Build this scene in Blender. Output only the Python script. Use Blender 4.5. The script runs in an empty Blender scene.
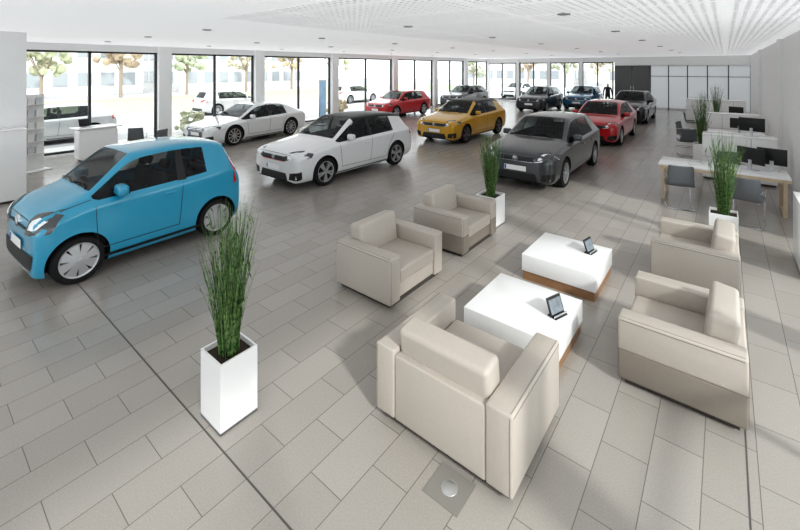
import bpy, bmesh, math, random
from mathutils import Vector, Matrix
from mathutils.bvhtree import BVHTree
random.seed(7)
C=bpy.context; D=bpy.data
C.scene.view_settings.view_transform='Standard'
try: C.scene.view_settings.look='Medium High Contrast'
except Exception: pass
TH=.674; H=2.77; CEIL=3.55
XL=-16.2; XR=1.2; YB=-5.0; YF=32.5

# ---------------- materials ----------------
def mat(name,col,rough=.5,metal=0,coat=0,spec=.5,emit=0,noise=0,nscale=20,bump=0,alpha=None):
    m=D.materials.new(name); m.use_nodes=True; nt=m.node_tree; b=nt.nodes['Principled BSDF']
    c=(col[0],col[1],col[2],1)
    b.inputs['Base Color'].default_value=c; b.inputs['Roughness'].default_value=rough
    b.inputs['Metallic'].default_value=metal; b.inputs['Coat Weight'].default_value=coat
    b.inputs['Coat Roughness'].default_value=.03; b.inputs['Specular IOR Level'].default_value=spec
    if emit: b.inputs['Emission Color'].default_value=c; b.inputs['Emission Strength'].default_value=emit
    if noise or bump:
        tc=nt.nodes.new('ShaderNodeTexCoord'); n=nt.nodes.new('ShaderNodeTexNoise'); n.inputs['Scale'].default_value=nscale; n.inputs['Detail'].default_value=5
        nt.links.new(tc.outputs['Object'],n.inputs['Vector'])
        if noise:
            r=nt.nodes.new('ShaderNodeMapRange'); r.inputs['To Min'].default_value=1-noise; r.inputs['To Max'].default_value=1+noise
            nt.links.new(n.outputs['Fac'],r.inputs['Value'])
            mx=nt.nodes.new('ShaderNodeVectorMath'); mx.operation='SCALE'; mx.inputs[0].default_value=col[:3]
            nt.links.new(r.outputs['Result'],mx.inputs['Scale']); nt.links.new(mx.outputs['Vector'],b.inputs['Base Color'])
        if bump:
            bp=nt.nodes.new('ShaderNodeBump'); bp.inputs['Strength'].default_value=bump; bp.inputs['Distance'].default_value=.01
            nt.links.new(n.outputs['Fac'],bp.inputs['Height']); nt.links.new(bp.outputs['Normal'],b.inputs['Normal'])
    return m
def glassmat(name,tint,trans,rough=.03):
    m=D.materials.new(name); m.use_nodes=True; nt=m.node_tree; nt.nodes.clear()
    o=nt.nodes.new('ShaderNodeOutputMaterial'); mx=nt.nodes.new('ShaderNodeMixShader'); t=nt.nodes.new('ShaderNodeBsdfTransparent')
    p=nt.nodes.new('ShaderNodeBsdfPrincipled'); p.inputs['Base Color'].default_value=(.012,.014,.016,1); p.inputs['Roughness'].default_value=rough
    t.inputs['Color'].default_value=(*tint,1); mx.inputs['Fac'].default_value=trans
    nt.links.new(p.outputs[0],mx.inputs[1]); nt.links.new(t.outputs[0],mx.inputs[2]); nt.links.new(mx.outputs[0],o.inputs[0])
    return m
M={}
M['white']=mat('white_paint',(.82,.82,.81),.5)
M['wallw']=mat('wall_plaster',(.88,.88,.88),.8,noise=.02,nscale=3)
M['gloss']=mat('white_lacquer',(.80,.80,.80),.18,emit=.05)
M['wood']=mat('walnut_wood',(.30,.17,.09),.4,noise=.25,nscale=8)
M['pale']=mat('pale_wood',(.60,.48,.34),.45,noise=.12,nscale=8)
M['black']=mat('black_plastic',(.012,.012,.013),.45)
M['under']=mat('dark_underside',(.01,.01,.01),.9)
M['rubber']=mat('tire_rubber',(.014,.014,.015),.7,spec=.3)
M['chrome']=mat('chrome',(.75,.76,.78),.15,1)
M['silver']=mat('silver_rim',(.62,.63,.65),.3,.8)
M['drim']=mat('dark_rim',(.22,.22,.23),.3,.8)
M['frame']=mat('window_frame_metal',(.03,.032,.035),.4)
M['leather']=mat('taupe_leather',(.46,.415,.37),.45,noise=.04,nscale=30,bump=.15)
M['leather2']=mat('grey_brown_leather',(.24,.21,.18),.5,noise=.04,nscale=30,bump=.15)
M['foot']=mat('dark_plinth',(.06,.05,.045),.5)
M['joint']=mat('expansion_joint',(.10,.09,.085),.6)
M['greyseat']=mat('grey_shell',(.14,.15,.16),.5)
M['seatin']=mat('car_seat_fabric',(.03,.03,.034),.8)
M['red_l']=mat('tail_light_red',(.5,.01,.01),.2,coat=1)
M['lamp']=mat('headlight_glass',(.08,.085,.09),.15,.3,coat=.6)
M['led']=mat('led_strip',(.75,.77,.80),.2,emit=.15)
M['plate']=mat('number_plate',(.85,.85,.85),.4)
M['blueb']=mat('plate_blue',(.02,.08,.4),.4)
M['redline']=mat('red_trim',(.6,.01,.01),.4)
M['cglass']=glassmat('car_glass',(.75,.8,.8),.52)
M['wglass']=glassmat('window_glass',(.97,.99,.99),.95)
M['frost']=mat('frosted_panel',(.62,.64,.65),.35)
M['rim']=mat('downlight_rim',(.38,.39,.40),.4)
M['frostb']=mat('frosted_glass_glow',(.70,.73,.75),.35,emit=.20)  # emission put into the panes, standing in for daylight behind them
M['screen']=mat('screen_dark',(.02,.025,.03),.15)
M['facwin']=mat('facade_windows',(.38,.41,.44),.2)
M['screenw']=mat('screen_image',(.25,.45,.65),.3,emit=.3,noise=.6,nscale=3)
M['leaflet']=mat('leaflet_print',(.22,.25,.28),.35,noise=.7,nscale=18)
M['asph']=mat('asphalt',(.48,.48,.48),.9,noise=.1,nscale=2)
M['grass']=mat('grass_verge',(.40,.43,.30),.9,noise=.2,nscale=2)
M['bark']=mat('bark',(.32,.26,.21),.9)
M['door']=mat('dark_grey_door',(.13,.13,.13),.4)
M['paper']=mat('paper',(.8,.8,.78),.6)

def leafmat():
    m=mat('bamboo_leaf',(.1,.2,.03),.5); nt=m.node_tree; b=nt.nodes['Principled BSDF']
    tc=nt.nodes.new('ShaderNodeTexCoord'); n=nt.nodes.new('ShaderNodeTexNoise'); n.inputs['Scale'].default_value=35
    r=nt.nodes.new('ShaderNodeValToRGB'); e=r.color_ramp.elements
    e[0].position=.38; e[0].color=(.015,.07,.015,1); e[1].position=.74; e[1].color=(.24,.36,.12,1)
    nt.links.new(tc.outputs['Object'],n.inputs['Vector']); nt.links.new(n.outputs['Fac'],r.inputs['Fac']); nt.links.new(r.outputs['Color'],b.inputs['Base Color'])
    return m
M['leaf']=leafmat()
def floormat():
    m=mat('floor_tiles',(.4,.4,.4),.3); nt=m.node_tree; b=nt.nodes['Principled BSDF']
    tc=nt.nodes.new('ShaderNodeTexCoord'); mp=nt.nodes.new('ShaderNodeMapping'); mp.inputs['Rotation'].default_value=(0,0,math.pi/2)
    mp.inputs['Location'].default_value=(.0,.12,0)
    br=nt.nodes.new('ShaderNodeTexBrick'); br.inputs['Scale'].default_value=1; br.inputs['Brick Width'].default_value=.6; br.inputs['Row Height'].default_value=.3
    br.inputs['Mortar Size'].default_value=.003; br.inputs['Mortar Smooth'].default_value=.2; br.offset=.5
    br.inputs['Color1'].default_value=(.345,.318,.290,1); br.inputs['Color2'].default_value=(.385,.357,.328,1); br.inputs['Mortar'].default_value=(.165,.15,.135,1)
    n=nt.nodes.new('ShaderNodeTexNoise'); n.inputs['Scale'].default_value=90; n.inputs['Detail'].default_value=3
    mx=nt.nodes.new('ShaderNodeMix'); mx.data_type='RGBA'; mx.blend_type='MULTIPLY'; mx.inputs['Factor'].default_value=.35
    r=nt.nodes.new('ShaderNodeMapRange'); r.inputs['From Min'].default_value=.3; r.inputs['From Max'].default_value=.7; r.inputs['To Min'].default_value=.75; r.inputs['To Max'].default_value=1.15
    nt.links.new(tc.outputs['Object'],mp.inputs['Vector']); nt.links.new(mp.outputs['Vector'],br.inputs['Vector']); nt.links.new(tc.outputs['Object'],n.inputs['Vector'])
    nt.links.new(n.outputs['Fac'],r.inputs['Value']); nt.links.new(br.outputs['Color'],mx.inputs['A']); nt.links.new(r.outputs['Result'],mx.inputs['B'])
    nt.links.new(mx.outputs['Result'],b.inputs['Base Color'])
    b.inputs['Roughness'].default_value=.2; b.inputs['Specular IOR Level'].default_value=.6
    return m
M['floor']=floormat()
M['ceil']=mat('ceiling_white_fill_glow',(.80,.81,.82),.8,emit=.47)  # plain ceiling, not a lamp; emission added as soft room fill
def perfmat():
    # rows of drilled holes in the acoustic boards, with board joints every 2.4 m
    m=mat('perforated_acoustic_panel',(.80,.81,.82),.8); nt=m.node_tree; b=nt.nodes['Principled BSDF']
    tc=nt.nodes.new('ShaderNodeTexCoord'); v=nt.nodes.new('ShaderNodeTexVoronoi'); v.inputs['Scale'].default_value=9; v.inputs['Randomness'].default_value=0
    r=nt.nodes.new('ShaderNodeValToRGB'); e=r.color_ramp.elements; e[0].position=.24; e[0].color=(.42,.43,.44,1); e[1].position=.30; e[1].color=(.78,.79,.80,1)
    br=nt.nodes.new('ShaderNodeTexBrick'); br.offset=0; br.inputs['Scale'].default_value=1; br.inputs['Brick Width'].default_value=2.4; br.inputs['Row Height'].default_value=1.2
    br.inputs['Mortar Size'].default_value=.05; br.inputs['Mortar Smooth'].default_value=0
    br.inputs['Color1'].default_value=(1,1,1,1); br.inputs['Color2'].default_value=(1,1,1,1); br.inputs['Mortar'].default_value=(0,0,0,1)
    mx=nt.nodes.new('ShaderNodeMix'); mx.data_type='RGBA'; mx.inputs['A'].default_value=(.80,.81,.82,1)
    nt.links.new(tc.outputs['Object'],v.inputs['Vector']); nt.links.new(tc.outputs['Object'],br.inputs['Vector']); nt.links.new(v.outputs['Distance'],r.inputs['Fac'])
    nt.links.new(br.outputs['Color'],mx.inputs['Factor']); nt.links.new(r.outputs['Color'],mx.inputs['B'])
    nt.links.new(mx.outputs['Result'],b.inputs['Base Color'])
    nt.links.new(mx.outputs['Result'],b.inputs['Emission Color']); b.inputs['Emission Strength'].default_value=.46  # boards given the same added fill glow as the ceiling
    return m
M['perf']=perfmat()

# ---------------- helpers ----------------
def link(o,parent=None):
    C.collection.objects.link(o)
    if parent: o.parent=parent
    return o
def group(name,loc=(0,0,0),rot=0):
    e=D.objects.new(name,None); C.collection.objects.link(e); e.location=loc; e.rotation_euler=(0,0,rot); e.empty_display_size=.1
    return e
def finish(bm,name,mats,parent=None,smooth=True,ang=35,loc=None,rot=None):
    me=D.meshes.new(name); bm.normal_update(); bm.to_mesh(me); bm.free()
    if not isinstance(mats,(list,tuple)): mats=[mats]
    for m in mats: me.materials.append(m)
    if smooth:
        for p in me.polygons: p.use_smooth=True
        me.set_sharp_from_angle(angle=math.radians(ang))
    o=D.objects.new(name,me); link(o,parent)
    if loc: o.location=loc
    if rot: o.rotation_euler=rot
    return o
def addbox(bm,lo,hi,bev=0,seg=2,mi=0,mtx=None):
    r=bmesh.ops.create_cube(bm,size=1); vs=r['verts']
    c=[(a+b)/2 for a,b in zip(lo,hi)]; s=[max(abs(b-a),1e-4) for a,b in zip(lo,hi)]
    for v in vs: v.co=Vector((v.co.x*s[0],v.co.y*s[1],v.co.z*s[2]))
    fs=set(f for v in vs for f in v.link_faces)
    if bev:
        es=list(set(e for v in vs for e in v.link_edges))
        r=bmesh.ops.bevel(bm,geom=es,offset=bev,segments=seg,affect='EDGES',profile=.5)
        vs=list(set(r['verts'])|set(v for v in vs if v.is_valid)); fs=set(f for v in vs for f in v.link_faces)
    for f in fs: f.material_index=mi
    T=Matrix.Translation(c)
    if mtx is not None: T=T@mtx
    for v in vs: v.co=T@v.co
def box(name,lo,hi,m,parent=None,bev=0,seg=2,mtx=None):
    bm=bmesh.new(); addbox(bm,lo,hi,bev,seg,0,mtx); return finish(bm,name,m,parent)
def tube(bm,pts,r,n=8,mi=0):
    pts=[Vector(p) for p in pts]; rings=[]
    up=Vector((0,0,1))
    for i,p in enumerate(pts):
        d=(pts[min(i+1,len(pts)-1)]-pts[max(i-1,0)]).normalized()
        a=d.cross(up)
        if a.length<.1: a=d.cross(Vector((1,0,0)))
        a.normalize(); b=d.cross(a).normalized()
        rings.append([bm.verts.new(p+a*math.cos(2*math.pi*k/n)*r+b*math.sin(2*math.pi*k/n)*r) for k in range(n)])
    for i in range(len(rings)-1):
        for k in range(n):
            f=bm.faces.new((rings[i][k],rings[i][(k+1)%n],rings[i+1][(k+1)%n],rings[i+1][k])); f.material_index=mi
    for rg in (rings[0],rings[-1]):
        try: f=bm.faces.new(rg); f.material_index=mi
        except: pass
def lathe(bm,prof,axis='y',n=32,mi=0,cen=(0,0,0)):
    rings=[]
    for r,h in prof:
        rg=[]
        for k in range(n):
            a=2*math.pi*k/n
            if axis=='y': co=(r*math.cos(a),h,r*math.sin(a))
            else: co=(r*math.cos(a),r*math.sin(a),h)
            rg.append(bm.verts.new(Vector(co)+Vector(cen)))
        rings.append(rg)
    for i in range(len(rings)-1):
        for k in range(n):
            f=bm.faces.new((rings[i][k],rings[i][(k+1)%n],rings[i+1][(k+1)%n],rings[i+1][k])); f.material_index=mi

# ---------------- room shell ----------------
box('floor',(XL-.3,YB-.3,-.1),(XR+.3,YF+.3,0),M['floor'])
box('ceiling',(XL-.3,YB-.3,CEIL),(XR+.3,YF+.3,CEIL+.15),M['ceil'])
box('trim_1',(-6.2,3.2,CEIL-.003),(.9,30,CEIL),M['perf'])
box('trim_2',(-6.2,1.494,0),(XR,1.506,.0015),M['joint'])
box('trim_3',(XL+.05,1.494,0),(-6.2,1.506,.0015),M['joint'])
box('trim_4',(.115,1.5,0),(.125,YF-.2,.0015),M['joint'])
# left glazed wall
bm=bmesh.new()
addbox(bm,(XL-.25,YB,3.32),(XL,YF,CEIL)); addbox(bm,(XL-.25,YB,0),(XL,YF,.08)); addbox(bm,(XL-.25,YB,0),(XL,1.9,CEIL))
finish(bm,'wall_left',M['wallw'],smooth=False)
pil=[6.3,10.2,14.65,19.7,24.2,28.6]
bm=bmesh.new()
for p in pil: addbox(bm,(XL-.15,p-.22,.0),(XL+.16,p+.22,CEIL),.01)
finish(bm,'trim_5',M['wallw'])
edges=[1.9]+pil+[YF]
for i in range(len(edges)-1):
    a=edges[i]+(.22 if i else 0); b=edges[i+1]-(.22 if i<len(edges)-2 else 0); mid=(a+b)/2
    if i==0: mid=4.07
    g=group('window_%d'%(i+1),(0,0,0))
    bm=bmesh.new(); x0,x1=XL-.13,XL-.03
    for yy in (a+.03,mid,b-.03): addbox(bm,(x0,yy-.035,.08),(x1,yy+.035,3.32))
    addbox(bm,(x0,a,.08),(x1,b,.15)); addbox(bm,(x0,a,3.26),(x1,b,3.32))
    finish(bm,'frame',M['frame'],g,False)
    box('glass',(XL-.085,a,.1),(XL-.075,b,3.3),M['wglass'],g)
# far wall
bm=bmesh.new()
addbox(bm,(XL,YF,3.2),(-6.2,YF+.25,CEIL)); addbox(bm,(XL,YF,0),(-6.2,YF+.25,.1)); addbox(bm,(-6.2,YF+.1,2.95),(XR,YF+.25,CEIL)); addbox(bm,(-6.2,YF+.1,0),(XR,YF+.25,2.95))
finish(bm,'wall_far',M['wallw'],smooth=False)
box('trim_8',(-6.2,YF-.12,2.95),(XR,YF+.1,CEIL),M['wallw'])
n=0
for a,b in ((-16.1,-13.6),(-13.3,-11),(-10.8,-8.6),(-8.4,-6.3)):
    g=group('window_%d'%(20+n)); n+=1
    bm=bmesh.new()
    for xx in (a+.03,(a+b)/2,b-.03): addbox(bm,(xx-.035,YF+.02,.1),(xx+.035,YF+.12,3.2))
    addbox(bm,(a,YF+.02,.1),(b,YF+.12,.17)); addbox(bm,(a,YF+.02,3.13),(b,YF+.12,3.2))
    finish(bm,'frame',M['frame'],g,False); box('glass',(a,YF+.06,.1),(b,YF+.07,3.2),M['wglass'],g)
bm=bmesh.new()
for xx in (-16.15,-13.45,-10.9,-8.5): addbox(bm,(xx-.12,YF-.05,0),(xx+.12,YF+.2,CEIL))
finish(bm,'trim_6',M['wallw'],smooth=False)
g=group('door_1'); bm=bmesh.new()
addbox(bm,(-6.2,YF,0),(-5.12,YF+.08,2.94)); addbox(bm,(-5.08,YF,0),(-4.04,YF+.08,2.94)); finish(bm,'leaf',M['door'],g,False)
bm=bmesh.new(); addbox(bm,(-5.2,YF-.06,.9),(-5.17,YF-.03,1.5)); addbox(bm,(-5.03,YF-.06,.9),(-5.0,YF-.03,1.5)); addbox(bm,(-5.2,YF-.06,1.18),(-5.17,YF,1.2));addbox(bm,(-5.03,YF-.06,1.18),(-5.0,YF,1.2)); finish(bm,'handle',M['chrome'],g,False)
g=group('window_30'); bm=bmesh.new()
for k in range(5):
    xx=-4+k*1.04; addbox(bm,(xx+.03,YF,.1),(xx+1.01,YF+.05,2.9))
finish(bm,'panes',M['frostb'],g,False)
bm=bmesh.new()
for k in range(6): addbox(bm,(-4+k*1.04-.02,YF-.02,0),(-4+k*1.04+.02,YF+.06,2.94))
addbox(bm,(-4,YF-.02,2.2),(XR,YF,2.23)); finish(bm,'frame',M['frame'],g,False)
# right wall: solid beyond 9, glazed toward camera
bm=bmesh.new(); addbox(bm,(XR,9.0,0),(XR+.25,YF,CEIL)); addbox(bm,(XR,YB,3.3),(XR+.25,9,CEIL)); addbox(bm,(XR,YB,0),(XR+.25,9,.1))
for yy in (-5,-1.5,2,5.5): addbox(bm,(XR,yy-.15,0),(XR+.25,yy+.15,CEIL))
finish(bm,'wall_right',M['wallw'],smooth=False)
bm=bmesh.new()
for yy in (15.0,23.0): addbox(bm,(XR-.10,yy-.2,0),(XR,yy+.2,CEIL))
finish(bm,'trim_7',M['wallw'],smooth=False)
for i,(a,b) in enumerate(((-4.85,-1.65),(-1.35,1.85),(2.15,5.35),(5.65,9))):
    g=group('window_%d'%(40+i)); bm=bmesh.new()
    for yy in (a+.03,(a+b)/2,b-.03): addbox(bm,(XR+.08,yy-.035,.1),(XR+.16,yy+.035,3.3))
    addbox(bm,(XR+.08,a,.1),(XR+.16,b,.17)); addbox(bm,(XR+.08,a,3.23),(XR+.16,b,3.3)); addbox(bm,(XR+.08,a,1.1),(XR+.16,b,1.16))
    finish(bm,'frame',M['frame'],g,False); box('glass',(XR+.11,a,.1),(XR+.12,b,3.3),M['wglass'],g)
# back wall (behind the viewpoint): unseen glazing added to let in fill light
bm=bmesh.new(); addbox(bm,(XL,YB-.25,3.3),(XR,YB,CEIL)); addbox(bm,(XL,YB-.25,0),(XR,YB,.1))
bx=[XL,-12.2,-8.8,-5.4,-2.0,XR]
for xx in bx: addbox(bm,(xx-.15,YB-.25,0),(xx+.15,YB,CEIL))
finish(bm,'wall_back',M['wallw'],smooth=False)
for i in range(5):
    a,b=bx[i]+.15,bx[i+1]-.15; g=group('window_%d'%(50+i)); bm=bmesh.new()
    for xx in (a+.03,(a+b)/2,b-.03): addbox(bm,(xx-.035,YB-.16,.1),(xx+.035,YB-.08,3.3))
    addbox(bm,(a,YB-.16,.1),(b,YB-.08,.17)); addbox(bm,(a,YB-.16,3.23),(b,YB-.08,3.3))
    finish(bm,'frame',M['frame'],g,False); box('glass',(a,YB-.125,.1),(b,YB-.115,3.3),M['wglass'],g)
box('wall_partition',(-12.4,YB,0),(-11.95,1.86,CEIL),M['wallw'])
# ceiling downlights
g=group('ceiling_downlights'); bm=bmesh.new()
for x in (-14.2,-11.2,-8.2):
    for y in (4,7,10,13.5,17,21,25,29):
        lathe(bm,[(.0,CEIL-.004),(.05,CEIL-.005),(.055,CEIL-.02),(.085,CEIL-.02),(.09,CEIL)],'z',20,0,(x,y,0))
for x in (-4.6,-1.8):
    for y in (6,9.5,13,17,21,25):
        lathe(bm,[(.0,CEIL-.006),(.05,CEIL-.007),(.055,CEIL-.022),(.085,CEIL-.022),(.09,CEIL-.003)],'z',20,0,(x,y,0))
finish(bm,'rings',M['rim'],g)

# ---------------- cars ----------------
ST={
'golf':[ #x,w,zb,zs,wr,zr,wt,zt
(2.15,.66,.24,.60,.60,.64,.45,.68),(2.11,.82,.18,.705,.74,.75,.56,.80),(1.98,.885,.17,.78,.80,.82,.60,.875),(1.30,.90,.17,.865,.82,.91,.62,.975),
(.94,.90,.17,.91,.77,.955,.69,1.01),(.22,.90,.17,.935,.64,1.37,.54,1.44),(-.5,.90,.17,.95,.63,1.41,.54,1.48),(-1.25,.90,.17,.97,.61,1.38,.53,1.45),
(-1.78,.89,.18,.99,.58,1.31,.50,1.39),(-2.00,.87,.22,.97,.66,1.00,.60,1.04),(-2.12,.83,.25,.84,.66,.88,.58,.90),(-2.14,.70,.30,.60,.6,.62,.5,.64)],
'up':[
(1.80,.62,.24,.60,.54,.64,.40,.67),(1.76,.75,.18,.71,.67,.77,.48,.81),(1.66,.81,.16,.79,.71,.86,.50,.90),(1.28,.82,.16,.88,.72,.95,.52,1.00),
(1.02,.82,.16,.93,.70,.99,.62,1.05),(.36,.82,.16,.95,.60,1.38,.50,1.45),(-.35,.82,.16,.965,.60,1.43,.50,1.50),(-1.05,.82,.16,1.00,.58,1.40,.50,1.48),
(-1.52,.81,.17,1.05,.56,1.32,.48,1.40),(-1.72,.79,.2,.96,.62,1.00,.54,1.03),(-1.79,.76,.22,.80,.62,.84,.54,.86),(-1.80,.66,.3,.6,.56,.62,.5,.64)],
'fastback':[
(2.43,.62,.24,.52,.56,.56,.42,.60),(2.38,.84,.17,.63,.75,.67,.55,.72),(2.22,.90,.16,.70,.80,.74,.58,.79),(1.45,.93,.16,.80,.82,.85,.60,.90),
(1.05,.93,.16,.86,.76,.90,.68,.95),(.22,.93,.16,.89,.62,1.31,.52,1.38),(-.55,.93,.16,.90,.61,1.37,.52,1.44),(-1.25,.93,.16,.93,.59,1.29,.50,1.37),
(-1.75,.92,.17,.95,.60,1.12,.52,1.20),(-2.10,.91,.18,.95,.68,1.00,.6,1.04),(-2.38,.86,.22,.86,.68,.94,.6,.98),(-2.43,.72,.28,.58,.6,.62,.5,.64)]}
ST['up']=[(x,w*.93,zb,zs,wr*.93,zr,wt*.93,zt) for x,w,zb,zs,wr,zr,wt,zt in ST['up']]
AX={'golf':(1.315,-1.315,.33,.90),'up':(1.21,-1.21,.295,.765),'fastback':(1.42,-1.42,.35,.93)}
def wheelmesh(name,R,style,rimm):
    bm=bmesh.new()
    w=.10; ri=R*.74
    lathe(bm,[(ri,-w),(R*.93,-w),(R,-w+.03),(R,w-.03),(R*.93,w),(ri+.012,w+.004),(ri,w-.01)],'y',40,0)
    lathe(bm,[(ri,w-.008),(ri-.018,w-.012),(ri-.025,w-.05)],'y',40,1)
    lathe(bm,[(ri-.01,w-.06),(.001,w-.06)],'y',40,2)
    lathe(bm,[(.001,w+.0),(.045,w-.003),(.055,w-.03),(.055,w-.06)],'y',20,1)
    ns={'cover':8,'five':5,'ten':10}[style]
    for k in range(ns):
        a=2*math.pi*k/ns
        subs=[0] if style!='five' else [-.16,.16]
        for s in subs:
            hw0,hw1={'cover':(.022,.068),'five':(.014,.024),'ten':(.012,.018)}[style]
            aa=a+s; ca,sa=math.cos(aa),math.sin(aa)
            def P(r,off,y,c=ca,sn=sa): return bm.verts.new((r*c-off*sn,y,r*sn+off*c))
            yo=w-.006; yi=w-.05
            v=[P(.03,-hw0,yo),P(.03,hw0,yo),P(ri-.01,hw1,yo-.012),P(ri-.01,-hw1,yo-.012),P(.03,-hw0,yi),P(.03,hw0,yi),P(ri-.01,hw1,yi),P(ri-.01,-hw1,yi)]
            for q in ((0,1,2,3),(0,3,7,4),(1,5,6,2),(3,2,6,7)):
                f=bm.faces.new([v[i] for i in q]); f.material_index=1
    bmesh.ops.recalc_face_normals(bm,faces=bm.faces)
    me=D.meshes.new(name); bm.to_mesh(me); bm.free()
    for m in (M['rubber'],rimm,M['under']): me.materials.append(m)
    for p in me.polygons: p.use_smooth=True
    me.set_sharp_from_angle(angle=math.radians(35))
    return me
WH={}
def car(name,loc,a,kind,paint,roof=None,sl=1,sz=1,style='five',rimm='drim',grille='plain'):
    st=[(x*sl,w,zb,zs*sz,wr,zr*sz,wt,zt*sz) for x,w,zb,zs,wr,zr,wt,zt in ST[kind]]
    ns=len(st)
    bm=bmesh.new(); rings=[]
    for (x,w,zb,zs,wr,zr,wt,zt) in st:
        half=[(0,zb),(w*.88,zb),(w*.975,zb+.09),(w,zb+(zs-zb)*.55),(w*.985,zs-.06),(w*.93,zs),(wr,zr),(wt,zt-.015),(0,zt)]
        ring=[bm.verts.new((x,y,z)) for y,z in half]+[bm.verts.new((x,-y,z)) for y,z in half[7:0:-1]]
        rings.append(ring)
    cr=bm.edges.layers.float.new('crease_edge')
    n=16
    rm=3 if roof else 0
    for s in range(ns-1):
        for k in range(n):
            kk=k if k<8 else 15-k
            f=bm.faces.new((rings[s][k],rings[s][(k+1)%n],rings[s+1][(k+1)%n],rings[s+1][k]))
            mi=0
            if kk==0: mi=2
            if kk==5 and 4<=s<=6: mi=1
            if kk==7 and s in (4,8): mi=1
            if kk in (6,7) and 5<=s<=7: mi=rm
            if kind=='fastback' and kk==7 and s==7: mi=1
            f.material_index=mi
    for s in (0,ns-1):
        r=rings[s]
        for k in range(8):
            m0=(16-k)%16; m1=16-(k+1)
            vs=[r[k],r[k+1],r[m1],r[m0]]
            u=[]; [u.append(v) for v in vs if v not in u]
            f=bm.faces.new(u); f.material_index=0 if k else 2
    def crease(v1,v2,c):
        e=bm.edges.get((v1,v2))
        if e: e[cr]=c
    for s in range(4,9):
        for k in (5,11): crease(rings[s][k],rings[s+1][k],.8)
        if s<8:
            for k in (6,10): crease(rings[s][k],rings[s+1][k],.35)
    for k in (7,9): crease(rings[4][k],rings[5][k],.6)
    for s,c in ((4,.8),(5,.45),(8,.6),(9,.7)):
        for k in (6,7,8,9): crease(rings[s][k],rings[s][k+1],c)
        crease(rings[s][5],rings[s][6],c*.7); crease(rings[s][10],rings[s][11],c*.7)
    for s in range(ns-1):
        for k in (1,15): crease(rings[s][k],rings[s+1][k],.5)
        for k in (4,12): crease(rings[s][k],rings[s+1][k],.45)
    for s in range(0,4):
        for k in (6,10): crease(rings[s][k],rings[s+1][k],.4)
    for k in (5,6,7,8,9,10): crease(rings[1][k],rings[1][k+1],.45)
    bmesh.ops.recalc_face_normals(bm,faces=bm.faces)
    me=D.meshes.new('tmp'); bm.to_mesh(me); bm.free()
    mats=[paint,M['cglass'],M['under'],roof or paint]
    for m in mats: me.materials.append(m)
    o=D.objects.new('tmp',me); C.collection.objects.link(o)
    md=o.modifiers.new('s','SUBSURF'); md.levels=3 if abs(loc[1])<16 else 2
    dg=C.evaluated_depsgraph_get(); dg.update()
    me2=D.meshes.new_from_object(o.evaluated_get(dg)); D.objects.remove(o)
    bvh=BVHTree.FromPolygons([v.co.copy() for v in me2.vertices],[list(p.vertices) for p in me2.polygons])
    # wheel arches
    xf,xr,R,W=AX[kind]; xf*=sl; xr*=sl
    bm=bmesh.new()
    for xx in (xf,xr):
        for sgn in (1,-1):
            lathe(bm,[(.0005,sgn*(W-.30)),(R+.05,sgn*(W-.30)),(R+.05,sgn*(W+.25)),(.0005,sgn*(W+.25))],'y',40,2,(xx,0,R+.005))
    bmesh.ops.remove_doubles(bm,verts=bm.verts,dist=.0012)
    bmesh.ops.recalc_face_normals(bm,faces=bm.faces)
    cm=D.meshes.new('cut'); bm.to_mesh(cm); bm.free()
    for m in mats: cm.materials.append(m)
    co=D.objects.new('cut',cm); C.collection.objects.link(co)
    g=group(name,loc,a)
    body=D.objects.new('body',me2); C.collection.objects.link(body)
    b=body.modifiers.new('b','BOOLEAN'); b.operation='DIFFERENCE'; b.object=co; b.solver='EXACT'
    dg=C.evaluated_depsgraph_get(); dg.update()
    me3=D.meshes.new_from_object(body.evaluated_get(dg)); body.modifiers.clear(); body.data=me3
    D.objects.remove(co); body.parent=g
    for p in me3.polygons: p.use_smooth=True
    me3.set_sharp_from_angle(angle=math.radians(42))
    # wheels
    key=(kind,style,rimm)
    if key not in WH: WH[key]=wheelmesh('wheel_'+style,R,style,M[rimm])
    i=0
    for xx in (xf,xr):
        for sgn in (1,-1):
            i+=1; w=D.objects.new('wheel_%d'%i,WH[key]); link(w,g); w.location=(xx,sgn*(W-.115),R)
            w.rotation_euler=(0,.3*i,0) if sgn>0 else (0,.3*i,math.pi)
    # surface detail
    db=bmesh.new()
    DM=[M['black'],M['lamp'],M['led'],M['plate'],M['chrome'],M['red_l'],M['redline'],M['blueb'],M['frame']]
    def snap(p,off):
        r=bvh.find_nearest(Vector(p)); return r[0]+r[1]*off
    def patch(c,mi,off=.006,nu=10,nv=5,mirror=False):
        for sgn in ((1,-1) if mirror else (1,)):
            P=[Vector((x*sl,y*sgn,z*sz)) for x,y,z in c]; gr=[]
            for i in range(nu+1):
                u=i/nu; row=[]
                for j in range(nv+1):
                    v=j/nv; p=P[0]*(1-u)*(1-v)+P[1]*u*(1-v)+P[2]*u*v+P[3]*(1-u)*v
                    row.append(db.verts.new(snap(p,off)))
                gr.append(row)
            for i in range(nu):
                for j in range(nv):
                    f=db.faces.new((gr[i][j],gr[i+1][j],gr[i+1][j+1],gr[i][j+1])); f.material_index=mi
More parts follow.
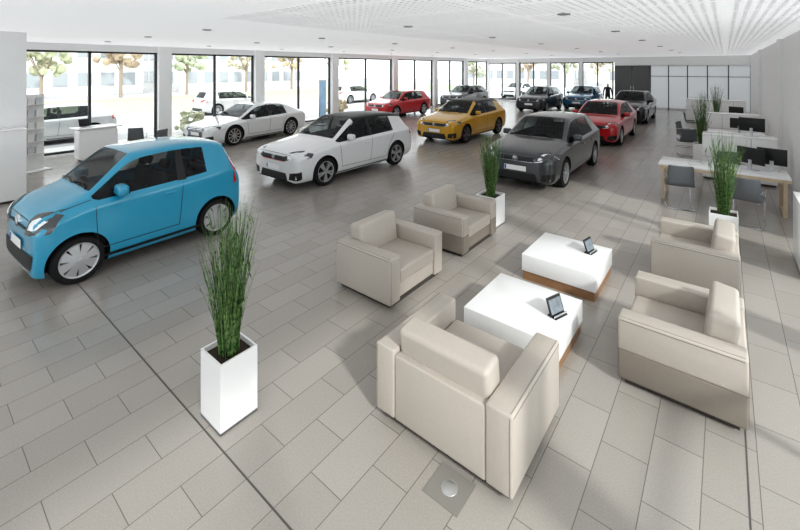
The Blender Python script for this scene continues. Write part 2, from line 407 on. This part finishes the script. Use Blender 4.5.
    def seam(pts,wd=.010,mi=8,off=.003,mirror=True):
        for sgn in ((1,-1) if mirror else (1,)):
            for i in range(len(pts)-1):
                A=Vector(pts[i]);B=Vector(pts[i+1]); d=(B-A); N=10
                pr=Vector((d.z,0,-d.x)); 
                if pr.length<1e-4: pr=Vector((0,0,1))
                if abs(A.y-B.y)>abs(A.x-B.x)+abs(A.z-B.z): pr=Vector((0,0,1)) if A.x>1.5 or A.x<-1.5 else Vector((1,0,0))
                pr.normalize(); last=None
                for k in range(N+1):
                    p=A+d*k/N; q=[db.verts.new(snap(((p.x+s*pr.x*wd/2)*sl,p.y*sgn,(p.z+s*pr.z*wd/2)*sz),off)) for s in (-1,1)]
                    if last: f=db.faces.new((last[0],q[0],q[1],last[1])); f.material_index=mi
                    last=q
    if kind=='up':
        patch([(1.74,.38,.64),(1.58,.70,.68),(1.40,.72,.86),(1.62,.46,.84)],1,.008,10,8,True)
        patch([(1.70,.47,.70),(1.64,.60,.72),(1.56,.62,.78),(1.66,.50,.77)],2,.012,6,4,True)
        patch([(1.80,-.58,.27),(1.80,.58,.27),(1.78,.64,.44),(1.78,-.64,.44)],0,.008,16,5)
        patch([(1.80,-.56,.24),(1.80,.56,.24),(1.80,.56,.262),(1.80,-.56,.262)],4,.012,16,2)
        patch([(1.78,-.36,.69),(1.78,.36,.69),(1.78,.36,.72),(1.78,-.36,.72)],0,.006,12,3)
        patch([(1.80,-.26,.45),(1.80,.26,.45),(1.80,.26,.56),(1.80,-.26,.56)],3,.018,8,2)
        patch([(1.80,-.24,.465),(1.80,-.20,.465),(1.80,-.20,.55),(1.80,-.24,.55)],7,.021,2,2)
        ez=.735; door=[[(.95,.76,.35),(.98,.76,.88)],[(-.42,.76,.35),(-.50,.76,.95)],[(.95,.76,.35),(-.42,.76,.35)]]
        patch([(-.40,.74,.98),(-.58,.74,.98),(-.55,.60,1.40),(-.43,.60,1.40)],0,.004,3,6,True)
        patch([(.96,.76,.20),(-.96,.76,.20),(-.96,.76,.25),(.96,.76,.25)],0,.006,12,2,True)
        patch([(-1.70,.56,.75),(-1.6,.74,.75),(-1.6,.66,1.2),(-1.66,.52,1.2)],5,.006,4,8,True)
    else:
        k=.01 if kind=='golf' else .29; dz=.025 if kind=='golf' else -.04
        patch([(2.12+k,.40,.60+dz),(1.74+k,.86,.675+dz),(1.66+k,.86,.755+dz),(2.08+k,.40,.70+dz)],1,.007,12,5,True)
        patch([(2.11+k,.44,.607+dz),(1.78+k,.84,.68+dz),(1.775+k,.84,.69+dz),(2.105+k,.44,.617+dz)],2,.011,10,2,True)
        patch([(2.09+k,.52,.65+dz),(1.96+k,.66,.67+dz),(1.94+k,.66,.71+dz),(2.06+k,.52,.69+dz)],2,.011,5,3,True)
        zt=.70+dz; zb0=(.60 if grille!='wide' else .40)+dz
        patch([(2.13+k,-.42,zb0),(2.13+k,.42,zb0),(2.10+k,.42,zt),(2.10+k,-.42,zt)],0,.008,14,5)
        if grille=='gti': patch([(2.13+k,-.42,.60+dz),(2.13+k,.42,.60+dz),(2.13+k,.42,.613+dz),(2.13+k,-.42,.613+dz)],6,.012,14,1)
        else: patch([(2.13+k,-.42,.60+dz),(2.13+k,.42,.60+dz),(2.13+k,.42,.61+dz),(2.13+k,-.42,.61+dz)],4,.012,14,1)
        if grille=='wide':
            for zz in (.42,.47,.52,.57,.62,.66):
                patch([(2.13+k,-.42,zz+dz),(2.13+k,.42,zz+dz),(2.12+k,.42,zz+.012+dz),(2.12+k,-.42,zz+.012+dz)],4,.013,12,1)
        patch([(2.14+k,-.52,.23),(2.14+k,.52,.23),(2.14+k,.46,.38),(2.14+k,-.46,.38)],0,.007,14,4)
        patch([(2.12+k,.57,.25),(1.97+k,.84,.27),(1.99+k,.84,.44),(2.12+k,.60,.39)],0,.007,6,4,True)
        patch([(2.14+k,-.26,.42),(2.14+k,.26,.42),(2.14+k,.26,.53),(2.14+k,-.26,.53)],3,.02,8,2)
        patch([(2.14+k,-.25,.43),(2.14+k,-.21,.43),(2.14+k,-.21,.52),(2.14+k,-.25,.52)],7,.023,2,2)
        ez=.665+dz
        door=[[(.80,.88,.35),(.86,.88,.86)],[(-.22,.88,.33),(-.30,.88,.92)],[(-.98,.88,.62),(-1.22,.88,.93)],[(.80,.88,.35),(-.9,.88,.33)],[(-.9,.88,.33),(-.98,.88,.62)]]
        patch([(-.22,.84,.955),(-.34,.84,.955),(-.32,.66,1.38),(-.24,.66,1.38)],0,.004,3,6,True)
        patch([(-2.10-k,.42,.78),(-1.92-k,.86,.80),(-1.92-k,.86,.92),(-2.06-k,.42,.90)],5,.007,8,4,True)
        patch([(.95,.88,.19),(-.95,.88,.19),(-.95,.88,.225),(.95,.88,.225)],0,.006,12,2,True)
        patch([(-2.14-k,-.6,.28),(-2.14-k,.6,.28),(-2.14-k,.6,.42),(-2.14-k,-.6,.42)],0,.007,12,2)
    for s in door: seam(s)
    xh=ST[kind][4][0]; x2=ST[kind][1][0]
    seam([(xh,.70,ST[kind][4][5]-.02),(x2-.06,.60,ST[kind][1][5]+.04)],.010)
    seam([(x2,-.6,ST[kind][1][5]+.03),(x2,.6,ST[kind][1][5]+.03)],.008,8,.003,False)
    bmesh.ops.recalc_face_normals(db,faces=db.faces)
    finish(db,'trim_details',DM,g,True,60)
    # emblem
    p=snap((st[0][0],0,ez*sz),.0); bm=bmesh.new(); rr=1.25 if kind=='up' else 1
    lathe(bm,[(.062*rr,-.01),(.062*rr,.02),(.052*rr,.02),(.052*rr,.008),(.001,.008)],'y',24,0)
    for q0,q1 in (((-.035,.04),(-.012,-.04)),((-.012,-.04),(0,-.005)),((0,-.005),(.012,-.04)),((.012,-.04),(.035,.04))):
        tube(bm,[(q0[0]*rr,.014,q0[1]*rr),(q1[0]*rr,.014,q1[1]*rr)],.006,5)
    e=finish(bm,'emblem',M['chrome'],g,True); e.location=p; e.rotation_euler=(0,0,-math.pi/2)
    # handles, mirrors
    bm=bmesh.new(); zh=.80*sz if kind!='up' else .84*sz
    for sgn in (1,-1):
        for hx in ((-.10,-.95) if kind!='up' else (-.25,)):
            q=snap((hx*sl,.9*sgn,zh),.012); addbox(bm,(q.x-.09,q.y-.012,q.z-.014),(q.x+.09,q.y+.012,q.z+.014),.008,2)
        mx=(ST[kind][4][0]-.42)*sl; mz=ST[kind][4][3]*sz+.05; my=W*.93
        addbox(bm,(mx-.06,sgn*(my+.08)-.11,mz-.02),(mx+.08,sgn*(my+.08)+.11,mz+.13),.05,4)
    finish(bm,'mirrors_and_handles',paint,g,True,50)
    bm=bmesh.new()
    for sgn in (1,-1):
        addbox(bm,(mx-.02,min(sgn*(my-.12),sgn*(my+.05)),mz-.03),(mx+.05,max(sgn*(my-.12),sgn*(my+.05)),mz+.02),.01,1)
        addbox(bm,(mx-.066,sgn*(my+.08)-.085,mz+.0),(mx-.058,sgn*(my+.08)+.085,mz+.11))
    finish(bm,'mirror_stems',M['black'],g)
    # interior
    zsb=ST[kind][5][3]*sz; wy=.70*W/.9
    bm=bmesh.new()
    addbox(bm,(-1.45*sl,-wy,.35),(.95*sl,wy,zsb-.16)); addbox(bm,(.45*sl,-wy+.04,zsb-.2),(.93*sl,wy-.04,zsb-.02),.04,3)
    for xx in (-.28,-1.08):
        for sgn in (1,-1):
            y=.34*sgn*W/.9; rm_=Matrix.Rotation(-.22,4,'Y')
            addbox(bm,(xx*sl-.06,y-.22,zsb-.3),(xx*sl+.06,y+.22,zsb+.14),.05,3,0,rm_)
            addbox(bm,(xx*sl-.14,y-.11,zsb+.16),(xx*sl-.05,y+.11,zsb+.30),.035,3,0,rm_)
    pts=[(.38*sl+.06*math.sin(t),.32+.18*math.cos(t),zsb+.0+.17*math.sin(t)) for t in [i*math.pi/8 for i in range(17)]]
    tube(bm,pts,.014,6)
    finish(bm,'interior',M['seatin'],g,True)
    bm=bmesh.new(); xc=ST[kind][4][0]
    for y0,y1 in ((.45,-.05),(-.1,-.55)):
        tube(bm,[snap(((xc-.03)*sl,y0,1.0*sz),.015),snap(((xc-.10)*sl,(y0+y1)/2,1.05*sz),.015),snap(((xc-.08)*sl,y1,1.03*sz),.015)],.008,5)
    finish(bm,'wipers',M['black'],g)
    return g
def paint(n,c,metal=.0): return mat('car_paint_'+n,c,.28,metal,coat=1)
P_blue=paint('light_blue',(.018,.31,.49)); P_white=paint('white',(.76,.77,.78)); P_grey=paint('grey',(.055,.06,.065),.2)
P_yel=paint('yellow_gold',(.62,.34,.008)); P_red=paint('red',(.52,.008,.015)); P_blk=paint('black',(.010,.012,.017)); P_db=paint('dark_blue',(.01,.12,.24))
P_sil=paint('silver',(.55,.55,.55),.3); P_roofb=mat('satin_black_roof',(.010,.011,.012),.35,spec=.25)
A=-math.pi/2
car('compact_hatchback_car',(-7.28,2.41,0),-1.52,'up',P_blue,None,.77,1.07,'cover','silver')
car('hatchback_car',(-8.22,7.72,0),A,'golf',P_white,P_roofb,1,1.03,'five','silver','gti')
car('hatchback_car',(-3.77,11.15,0),A,'golf',P_grey,None,1.02,1.03,'ten','silver')
car('hatchback_car',(-8.35,14.68,0),A,'golf',P_yel,P_roofb,1.04,1.03,'five','drim')
car('fastback_sedan_car',(-14.75,8.9,0),-1.45,'fastback',P_white,None,.94,1.0,'ten','silver','wide')
car('hatchback_car',(-15.08,18.8,0),A,'golf',P_red,None,1,1,'five','silver')
car('hatchback_car',(-14.9,26.3,0),A,'golf',P_blk,None,1,1.05,'five','silver')
car('hatchback_car',(-9.6,27.0,0),A,'golf',P_blk,None,1,1.08,'ten','silver')
car('hatchback_car',(-7.6,29.9,0),A,'golf',P_db,None,.95,1.08,'ten','silver')
car('hatchback_car',(-3.78,17.7,0),A,'golf',P_red,None,1,1.02,'five','silver')
car('hatchback_car',(-3.88,24.85,0),A,'golf',P_blk,None,1,1.08,'ten','silver')
car('hatchback_car',(-15.5,37.5,-.05),A,'golf',P_white,None,1,1,'ten','silver')
car('hatchback_car',(-20.0,3.6,-.05),A,'golf',P_sil,None,1,1,'ten','silver')
car('hatchback_car',(-24.5,13.5,-.05),-A,'golf',P_sil,None,1,1,'ten','silver')
car('hatchback_car',(-24,24,-.05),-A,'golf',P_white,None,1,1,'ten','silver')

# ---------------- armchairs ----------------
def armchair(x0,x1,y0,y1,rot,two=False):
    cx,cy=(x0+x1)/2,(y0+y1)/2
    g=group('armchair',(cx,cy,0),rot)
    dp,wd=((x1-x0),(y1-y0)) if abs(math.cos(rot))>.5 else ((y1-y0),(x1-x0))
    hd,hw=dp/2,wd/2; aw=.19
    hA=.58
    L=M['leather']; L2=M['leather2']
    for nm,s in (('arm_left',1),('arm_right',-1)):
        ya,yb=sorted((s*hw,s*(hw-aw)))
        if two:
            box(nm,(-hd,ya,.30),(hd,yb,hA),L,g,.018,3); box(nm+'_base',(-hd+.004,ya+.004,.05),(hd-.004,yb-.004,.304),L2,g,.012,3)
        else: 
            box(nm,(-hd,ya,.05),(hd,yb,hA),L,g,.018,3)
    box('back_panel',(-hd+.004,-hw+aw,.05),(-hd+.16,hw-aw,hA-.03),L,g,.016,3)
    box('seat_base',(-hd+.15,-hw+aw+.003,.07),(hd-.02,hw-aw-.003,.24),L2 if two else L,g,.02,3)
    box('seat_cushion',(-hd+.20,-hw+aw+.003,.235),(hd-.005,hw-aw-.003,.40),L,g,.03,4)
    box('back_cushion',(-hd+.06,-hw+aw+.003,.36),(-hd+.27,hw-aw-.003,.755),L,g,.042,5,Matrix.Rotation(-.14,4,'Y'))
    bm=bmesh.new()
    for s in (1,-1):
        yy=s*hw
        tube(bm,[(-hd+.02,yy*1.0,hA-.020),(hd-.02,yy,hA-.020)],.0035,6)
        tube(bm,[(-hd+.02,s*(hw-.018),hA),(hd-.02,s*(hw-.018),hA)],.0025,6)
        tube(bm,[(-hd,s*(hw-.018),.06),(-hd,s*(hw-.018),hA-.02)],.0025,6)
        tube(bm,[(hd,s*(hw-.018),.06),(hd,s*(hw-.018),hA-.02)],.0025,6)
    finish(bm,'piping',L2,g)
    bm=bmesh.new(); addbox(bm,(-hd+.05,-hw+.05,0),(hd-.05,hw-.05,.055)); finish(bm,'plinth',M['foot'],g,False)
    return g
armchair(-2.19,-1.04,2.43,3.36,math.pi/2)
armchair(-3.87,-2.97,3.54,4.64,0)
armchair(-3.87,-2.97,5.18,6.28,0,True)
armchair(-.74,.14,4.0,5.08,math.pi,True)
armchair(-.74,.14,6.05,7.13,math.pi)

def table(x0,x1,y0,y1):
    g=group('coffee_table',((x0+x1)/2,(y0+y1)/2,0)); a,b=(x1-x0)/2,(y1-y0)/2
    box('top_block',(-a,-b,.115),(a,b,.33),M['gloss'],g,.006,2)
    box('wood_plinth',(-a+.015,-b+.015,.0),(a-.015,b-.015,.116),M['wood'],g)
table(-2.09,-1.17,3.66,4.54); table(-2.09,-1.19,5.18,6.08)
def leaflet(x,y,z,rot):
    g=group('leaflet_display_stand',(x,y,z),rot)
    T=Matrix.Rotation(-.35,4,'Y')
    box('board',(-.006,-.10,.0),(.006,.10,.17),M['black'],g,.003,2,T)
    box('leaflet',(.008,-.085,.02),(.011,.085,.15),M['leaflet'],g,0,2,T)
    box('foot',(-.02,-.09,0),(.08,.09,.012),M['black'],g,.004)
    box('lip',(.06,-.09,.01),(.07,.09,.03),M['chrome'],g)
leaflet(-1.32,4.12,.331,-.35); leaflet(-1.42,5.8,.331,-.2)
g=group('brochure_stack',(-1.29,4.37,.331),.3); 
for k in range(4): box('sheet_%d'%k,(-.07+.004*k,-.1,.004*k),(.07+.004*k,.1,.004*k+.0035),M['paper'],g)
g=group('floor_box_outlet',(-1.42,2.3,0)); box('plate',(-.13,-.125,0),(.13,.125,.004),mat('outlet_plate',(.25,.235,.215),.4),g)
bm=bmesh.new(); lathe(bm,[(.001,.009),(.04,.009),(.045,.006),(.055,.006),(.057,.003)],'z',32); finish(bm,'cap',M['silver'],g)

# ---------------- plants ----------------
SOIL=mat('soil',(.05,.035,.025),.95,noise=.3,nscale=60)
def plant(cx,cy,s=.36,hb=.55,hp=1.2,nb=170,spread=.2):
    g=group('potted_bamboo_grass',(cx,cy,0))
    bm=bmesh.new(); h=s/2; t=.015
    for lo,hi in (((-h,-h,0),(h,-h+t,hb)),((-h,h-t,0),(h,h,hb)),((-h,-h+t,0),(-h+t,h-t,hb)),((h-t,-h+t,0),(h,h-t,hb)),((-h,-h,0),(h,h,.02))): addbox(bm,lo,hi)
    finish(bm,'planter_box',M['gloss'],g,False)
    box('soil',(-h+t,-h+t,hb-.08),(h-t,h-t,hb-.04),SOIL,g)
    bm=bmesh.new()
    for i in range(nb):
        a=random.uniform(0,6.283); r0=.075*math.sqrt(random.random()); L=hp*(random.uniform(.45,1) if i%3 else random.uniform(.85,1.04))
        x,y=r0*math.cos(a),r0*math.sin(a); a2=a+random.uniform(-.6,.6); ln=spread*random.uniform(.1,1)**1.1
        w=random.uniform(.003,.006); pts=[]
        N=7; wob=random.uniform(-.02,.02)
        for k in range(N+1):
            t_=k/N; q=ln*t_**1.5
            pts.append(Vector((x+math.cos(a2)*q+wob*math.sin(t_*5),y+math.sin(a2)*q-wob*math.sin(t_*4),hb-.05+L*t_*(1-.08*t_*ln/spread))))
        rg=[]; b0=random.uniform(0,2)
        for k,p in enumerate(pts):
            ww=w*(1.05-.85*k/N)
            rg.append([bm.verts.new(p+Vector((math.cos(b0+j*2.094)*ww,math.sin(b0+j*2.094)*ww,0))) for j in range(3)])
        for k in range(N):
            for j in range(3): bm.faces.new((rg[k][j],rg[k][(j+1)%3],rg[k+1][(j+1)%3],rg[k+1][j]))
        if i%2==0:
            for m in range(3):
                k=random.randint(2,N-1); p=pts[k]; aa=random.uniform(0,6.283); l=random.uniform(.08,.16)
                d=Vector((math.cos(aa)*.4,math.sin(aa)*.4,1)).normalized(); sd=Vector((-math.sin(aa),math.cos(aa),0))*.006
                v=[bm.verts.new(p),bm.verts.new(p+d*l*.4+sd),bm.verts.new(p+d*l),bm.verts.new(p+d*l*.4-sd)]
                bm.faces.new(v)
    finish(bm,'leaves',M['leaf'],g,False)
plant(-3.115,1.70,.31,.53,1.25,190,.20)
plant(-3.28,6.70,.38,.52,1.18,160,.22)
plant(-.02,8.2,.36,.5,1.32,170,.22)
plant(-.54,14.95,.4,.55,1.6,150,.25)
plant(-.3,23.0,.4,.55,1.6,100,.25)

# ---------------- desks & office chairs ----------------
def desk(x0,x1,y0,y1,h=.74):
    g=group('office_desk',((x0+x1)/2,(y0+y1)/2,0)); a,b=(x1-x0)/2,(y1-y0)/2
    box('top',(-a,-b,h-.035),(a,b,h),M['gloss'],g,.004); box('edge_band',(-a+.002,-b-.004,h-.09),(a-.002,b-.004,h-.036),M['pale'],g)
    bm=bmesh.new()
    for sx in (-1,1):
        for sy in (-1,1): addbox(bm,(sx*(a-.08)-.03,sy*(b-.06)-.03,0),(sx*(a-.08)+.03,sy*(b-.06)+.03,h-.06))
        addbox(bm,(sx*(a-.08)-.025,-b+.06,0),(sx*(a-.08)+.025,b-.06,.04))
    finish(bm,'legs',M['pale'],g,False); return g
def monitor(x,y,z,rot,w=.5):
    g=group('computer_monitor',(x,y,z),rot)
    box('panel',(-.015,-w/2,.12),(.015,w/2,.44),M['black'],g,.005); box('screen',(-.018,-w/2+.015,.135),(-.0155,w/2-.015,.425),M['screen'],g)
    box('stem',(.0,-.03,0),(.03,.03,.2),M['silver'],g); box('foot',(-.09,-.12,0),(.1,.12,.012),M['silver'],g,.004)
def ochair(x,y,rot):
    g=group('office_chair',(x,y,0),rot)
    bm=bmesh.new(); prof=[(.24,.44),(.22,.455),(.1,.44),(-.1,.435),(-.18,.46),(-.215,.54),(-.235,.68),(-.26,.84),(-.262,.86)]
    vs=[]
    for i,(px,pz) in enumerate(prof):
        row=[]
        for j in range(9):
            t=j/4-1; w=.235 if i<5 else .225-.01*(i-5)
            cv=.02*t*t if i<4 else .0; bx=.04*t*t if i>=5 else 0
            row.append(bm.verts.new((px+bx,t*w,pz+cv)))
        vs.append(row)
    for i in range(len(vs)-1):
        for j in range(8): bm.faces.new((vs[i][j],vs[i][j+1],vs[i+1][j+1],vs[i+1][j]))
    o=finish(bm,'seat_shell',M['greyseat'],g,True,80); s=o.modifiers.new('s','SOLIDIFY'); s.thickness=.02; s.offset=0
    bm=bmesh.new()
    for s_ in (1,-1):
        y_=.22*s_
        tube(bm,[(-.17,y_*.8,.43),(.16,y_*.9,.42),(.22,y_,.38),(.23,y_,.03),(.2,y_,.012),(-.22,y_,.012)],.011,8)
    tube(bm,[(-.22,-.22,.012),(-.22,.22,.012)],.011,8)
    for s_ in (1,-1): tube(bm,[(-.23,.215*s_,.62),(.02,.25*s_,.64),(.14,.24*s_,.62),(.16,.22*s_,.43)],.010,8)
    finish(bm,'sled_frame',M['chrome'],g)
desk(-1.12,.95,10.25,11.1); monitor(.40,10.72,.741,-2.2); monitor(.72,10.85,.741,-1.8,.45)
g=group('keyboard',(.0,10.5,.741),.3); box('keys',(-.07,-.2,0),(.07,.2,.015),M['black'],g,.004)
g=group('paper_stack',(-.5,10.6,.741),.2); box('sheets',(-.105,-.15,0),(.105,.15,.012),M['paper'],g)
ochair(-.72,9.85,math.pi/2+.2); ochair(.30,9.5,math.pi/2-.15); ochair(.1,11.7,-math.pi/2+.2)
def cabinet(name,x0,x1,y0,y1,h):
    g=group(name,((x0+x1)/2,(y0+y1)/2,0)); a,b=(x1-x0)/2,(y1-y0)/2
    box('body',(-a,-b,.05),(a,b,h-.03),M['gloss'],g,.004); box('top',(-a,-b-.01,h-.03),(a,b+.01,h),M['gloss'],g,.004); box('plinth',(-a+.03,-b+.03,0),(a-.03,b-.03,.052),M['foot'],g)
    bm=bmesh.new(); n=max(1,round(2*a/.5))
    for k in range(1,n): addbox(bm,(-a+2*a*k/n-.003,-b-.002,.06),(-a+2*a*k/n+.003,-b,h-.04))
    addbox(bm,(-a,-b-.002,h*.5),(a,-b,h*.5+.005)); 
    n=max(1,round(2*b/.6))
    for k in range(1,n): addbox(bm,(a,-b+2*b*k/n-.003,.06),(a+.002,-b+2*b*k/n+.003,h-.04))
    finish(bm,'door_gaps',M['black'],g,False)
    return g
cabinet('white_sideboard',-.45,.95,12.75,13.3,1.12)
monitor(.5,13.0,1.121,-1.9,.5)
desk(-.75,.95,16.3,17.1); monitor(.35,16.7,.741,-2.0); ochair(-.95,15.8,math.pi/2+.3); ochair(-1.1,17.5,-.3)
cabinet('reception_counter',-.6,.95,19.0,19.6,1.1)
desk(-.75,.95,21.2,22.0); monitor(.35,21.6,.741,-2.0); ochair(-1.15,21.5,0.1)
cabinet('reception_counter',-1.6,.8,26.0,26.7,1.15)
cabinet('white_cabinet',-11.90,-11.44,-.5,1.78,1.5)
cabinet('white_sideboard',.78,1.18,7.4,8.3,.95)
# brochure rack
g=group('brochure_rack',(-14.6,2.35,0),.35)
box('back',(-.03,-.32,0),(0,.32,2.05),M['white'],g,.005); box('base',(-.1,-.34,0),(.3,.34,.03),M['white'],g,.005)
for k in range(5):
    z=.45+k*.33; box('shelf_%d'%k,(0,-.3,z),(.12,.3,z+.015),M['white'],g)
    bm=bmesh.new()
    for j in range(3): addbox(bm,(.03,-.28+j*.195,z+.016),(.045,-.13+j*.195,z+.20),0,2,(j*2+k)%3)
    finish(bm,'brochures_%d'%k,[M['paper'],M['white'],M['frost']],g,False)
# left consult desk
g=group('consultation_counter',(-14.9,3.9,0),.1)
box('body',(-.28,-.5,.05),(.28,.5,.98),M['gloss'],g,.12,6); box('top',(-.34,-.58,.97),(.34,.58,1.01),M['gloss'],g,.02,3); box('plinth',(-.2,-.4,0),(.2,.4,.06),M['foot'],g)
g=group('laptop_computer',(-14.9,3.7,1.011),.4); box('base',(-.12,-.17,0),(.12,.17,.018),M['silver'],g,.004); box('lid',(-.005,-.17,.0),(.005,.17,.22),M['black'],g,.003,2,Matrix.Translation((-.15,0,.01))@Matrix.Rotation(-.25,4,'Y'))
ochair(-14.9,5.0,2.6); ochair(-13.9,5.2,3.6)
# poster display
g=group('poster_stand',(-15.4,13.2,0),.5)
box('frame',(-.03,-.42,.3),(.03,.42,2.2),M['silver'],g,.005); box('poster',(.031,-.38,.36),(.034,.38,2.14),M['screenw'],g); box('foot',(-.25,-.35,0),(.25,.35,.03),M['silver'],g); box('stem',(-.02,-.05,.02),(.02,.05,.32),M['silver'],g)

# ---------------- person ----------------
def person(x,y,rot):
    g=group('standing_person',(x,y,0),rot)
    V=[];E=[];R=[]
    def add(p,r,par=None):
        V.append(p);R.append(r)
        if par is not None: E.append((par,len(V)-1))
        return len(V)-1
    pel=add((0,0,.95),(.13,.17)); ab=add((0,0,1.1),(.11,.15),pel); ch=add((.01,0,1.3),(.12,.17),ab); nk0=add((0,0,1.44),(.07,.08),ch); nk=add((0,0,1.52),(.05,.05),nk0); hd=add((.02,0,1.62),(.085,.07),nk); ht=add((.01,0,1.72),(.075,.065),hd)
    for s in (1,-1):
        sh=add((0,.19*s,1.40),(.06,.06),nk0); el=add((-.03,.26*s,1.12),(.042,.042),sh); wr=add((.06,.27*s,.90),(.028,.028),el); pa=add((.08,.27*s,.84),(.02,.035),wr)
        for f in range(4): a=add((.07+.012*f,.27*s,.79),(.009,.009),pa); add((.085+.012*f,.265*s,.745+.004*abs(f-1.5)),(.008,.008),a)
        t=add((.11,.25*s,.82),(.01,.01),pa)
        hp=add((0,.09*s,.88),(.09,.09),pel); kn=add((.02,.11*s,.50),(.06,.06),hp); an=add((-.01,.12*s,.09),(.042,.042),kn); to=add((.14,.14*s,.04),(.04,.035),an)
    me=D.meshes.new('p'); me.from_pydata(V,E,[]); o=D.objects.new('tmp',me); C.collection.objects.link(o)
    sk=o.modifiers.new('k','SKIN')
    for i,r in enumerate(R): me.skin_vertices[0].data[i].radius=r
    me.skin_vertices[0].data[0].use_root=True
    ss=o.modifiers.new('s','SUBSURF'); ss.levels=2
    dg=C.evaluated_depsgraph_get(); dg.update(); m2=D.meshes.new_from_object(o.evaluated_get(dg)); D.objects.remove(o)
    for m in (mat('dark_suit',(.03,.03,.035),.8),mat('skin',(.55,.36,.27),.6),mat('hair',(.05,.03,.02),.7),M['black']): m2.materials.append(m)
    for p in m2.polygons:
        c=p.center; p.use_smooth=True
        p.material_index=0
        if c.z>1.49 or (c.z<.88 and abs(c.y)>.225 and c.z>.7): p.material_index=1
        if c.z>1.70 or (c.z>1.58 and c.x<-.01): p.material_index=2
        if c.z<.08: p.material_index=3
    b=D.objects.new('body',m2); link(b,g)
    # the modifier keeps a tiny offset below the soles: rest the figure on the floor
    zm=min(v.co.z for v in m2.vertices); b.location.z=-zm
person_ok=False
try: person(-6.35,31.0,-1.2); person_ok=True
except Exception as ex: print('person failed',ex)
if not person_ok:
    for o in [o for o in D.objects if o.name in('tmp',)]: D.objects.remove(o)

# ---------------- exterior ----------------
box('ground_outside',(-80,-40,-.25),(30,90,-.12),M['asph'])
box('pavement_outside',(-18.6,-10,-.12),(XL-.3,60,-.05),mat('pavement',(.6,.59,.57),.9,noise=.05,nscale=3))
box('lawn_outside',(-44,-20,-.12),(-28,60,-.08),M['grass'])
box('parking_outside',(-28,-20,-.12),(-18.7,45,-.05),M['asph'])
def blob(bm,c,r,mi=0):
    v=bmesh.ops.create_icosphere(bm,subdivisions=2,radius=r)['verts']
    for q in v:
        n=q.co.normalized(); q.co=q.co*(1+.2*math.sin(n.x*9+c[0])*math.cos(n.y*8+c[1])+.12*math.sin(n.z*14)+random.uniform(-.16,.16)); q.co+=Vector(c)
        for f in q.link_faces: f.material_index=mi
cols=[(.52,.44,.31),(.46,.47,.34),(.48,.38,.29),(.40,.44,.32),(.54,.50,.40)]
TM=[mat('foliage_%d'%i,c,.9,noise=.35,nscale=5) for i,c in enumerate(cols)]
for i,(x,y,s) in enumerate([(-45.5,2,1.3),(-45.5,8,1.2),(-46,14,1.5),(-45.5,20,1.3),(-45.5,27,1.4),(-46,34,1.5),(-45.5,41,1.3),(-24,62,1.3),(-19,64,1.2),(-14,62,1.1),(-10,65,1.3),(-5,63,1.2),(-46,-3,1.5),(-27.0,50,1)]):
    g=group('tree',(x,y,-.115)); bm=bmesh.new()
    tube(bm,[(0,0,0),(.0,0,.6*s),(.05,0,1.4*s),(0,.1,2.6*s)],.10*s,8,0)
    for k in range(6): tube(bm,[(0,.05,1.6*s),(random.uniform(-1,1)*s,random.uniform(-1,1)*s,3.4*s)],.035*s,6,0)
    for k in range(34):
        a=random.uniform(0,6.28); q=random.uniform(.2,1.6)*s
        blob(bm,(q*math.cos(a),q*math.sin(a),(2.9+random.uniform(-.9,1.9))*s),random.uniform(.16,.36)*s,1)
    finish(bm,'trunk_and_crown',[M['bark'],TM[i%5]],g)
for i,(x,y) in enumerate([(-18.1,8.2),(-18.0,12.5),(-17.9,16.5)]):
    g=group('shrub',(x,y,-.045)); bm=bmesh.new()
    for k in range(26): blob(bm,(random.uniform(-.35,.35),random.uniform(-.6,.6),.25+random.uniform(0,.6)),random.uniform(.08,.17))
    tube(bm,[(0,0,0),(0,0,.5)],.04,6)
    finish(bm,'foliage',TM[(i*2+1)%5],g)
for i,(x0,x1,y0,y1,h) in enumerate([(-66,-52,-5,18,7),(-66,-52,22,42,9),(-40,-20,70,82,8),(-15,8,70,82,6)]):
    g=group('office_building',((x0+x1)/2,(y0+y1)/2,-.12)); a,b=(x1-x0)/2,(y1-y0)/2
    box('walls',(-a,-b,0),(a,b,h),mat('facade_%d'%i,(.72,.72,.71),.8),g)
    bm=bmesh.new()
    for f in range(int(h//3)):
        k=-b+1
        while k<b-1.5: addbox(bm,(a,k,1+f*3),(a+.05,k+1.2,2.4+f*3)); k+=2
        k=-a+1
        while k<a-1.5: addbox(bm,(k,-b-.05,1+f*3),(k+1.2,-b,2.4+f*3)); k+=2
    finish(bm,'windows',M['facwin'],g,False)

# ---------------- light ----------------
w=D.worlds.new('World'); C.scene.world=w; w.use_nodes=True; nt=w.node_tree; bg=nt.nodes['Background']
bg.inputs['Color'].default_value=(.96,.98,1,1); bg.inputs['Strength'].default_value=2.4
s=D.lights.new('sun','SUN'); s.energy=2.6; s.angle=math.radians(4); s.color=(1,.97,.92); so=D.objects.new('sun',s); C.collection.objects.link(so)
d=Vector((-.80,.28,-.55)); so.rotation_euler=d.to_track_quat('-Z','Y').to_euler(); so.location=(8,-3,8)
# camera
c=D.cameras.new('camera'); c.sensor_width=36; c.lens=36*407/800; c.shift_y=-(265-68)/800; c.clip_end=300
co=D.objects.new('camera',c); C.collection.objects.link(co); co.location=(0,0,H); co.rotation_euler=(math.pi/2,0,TH); C.scene.camera=co
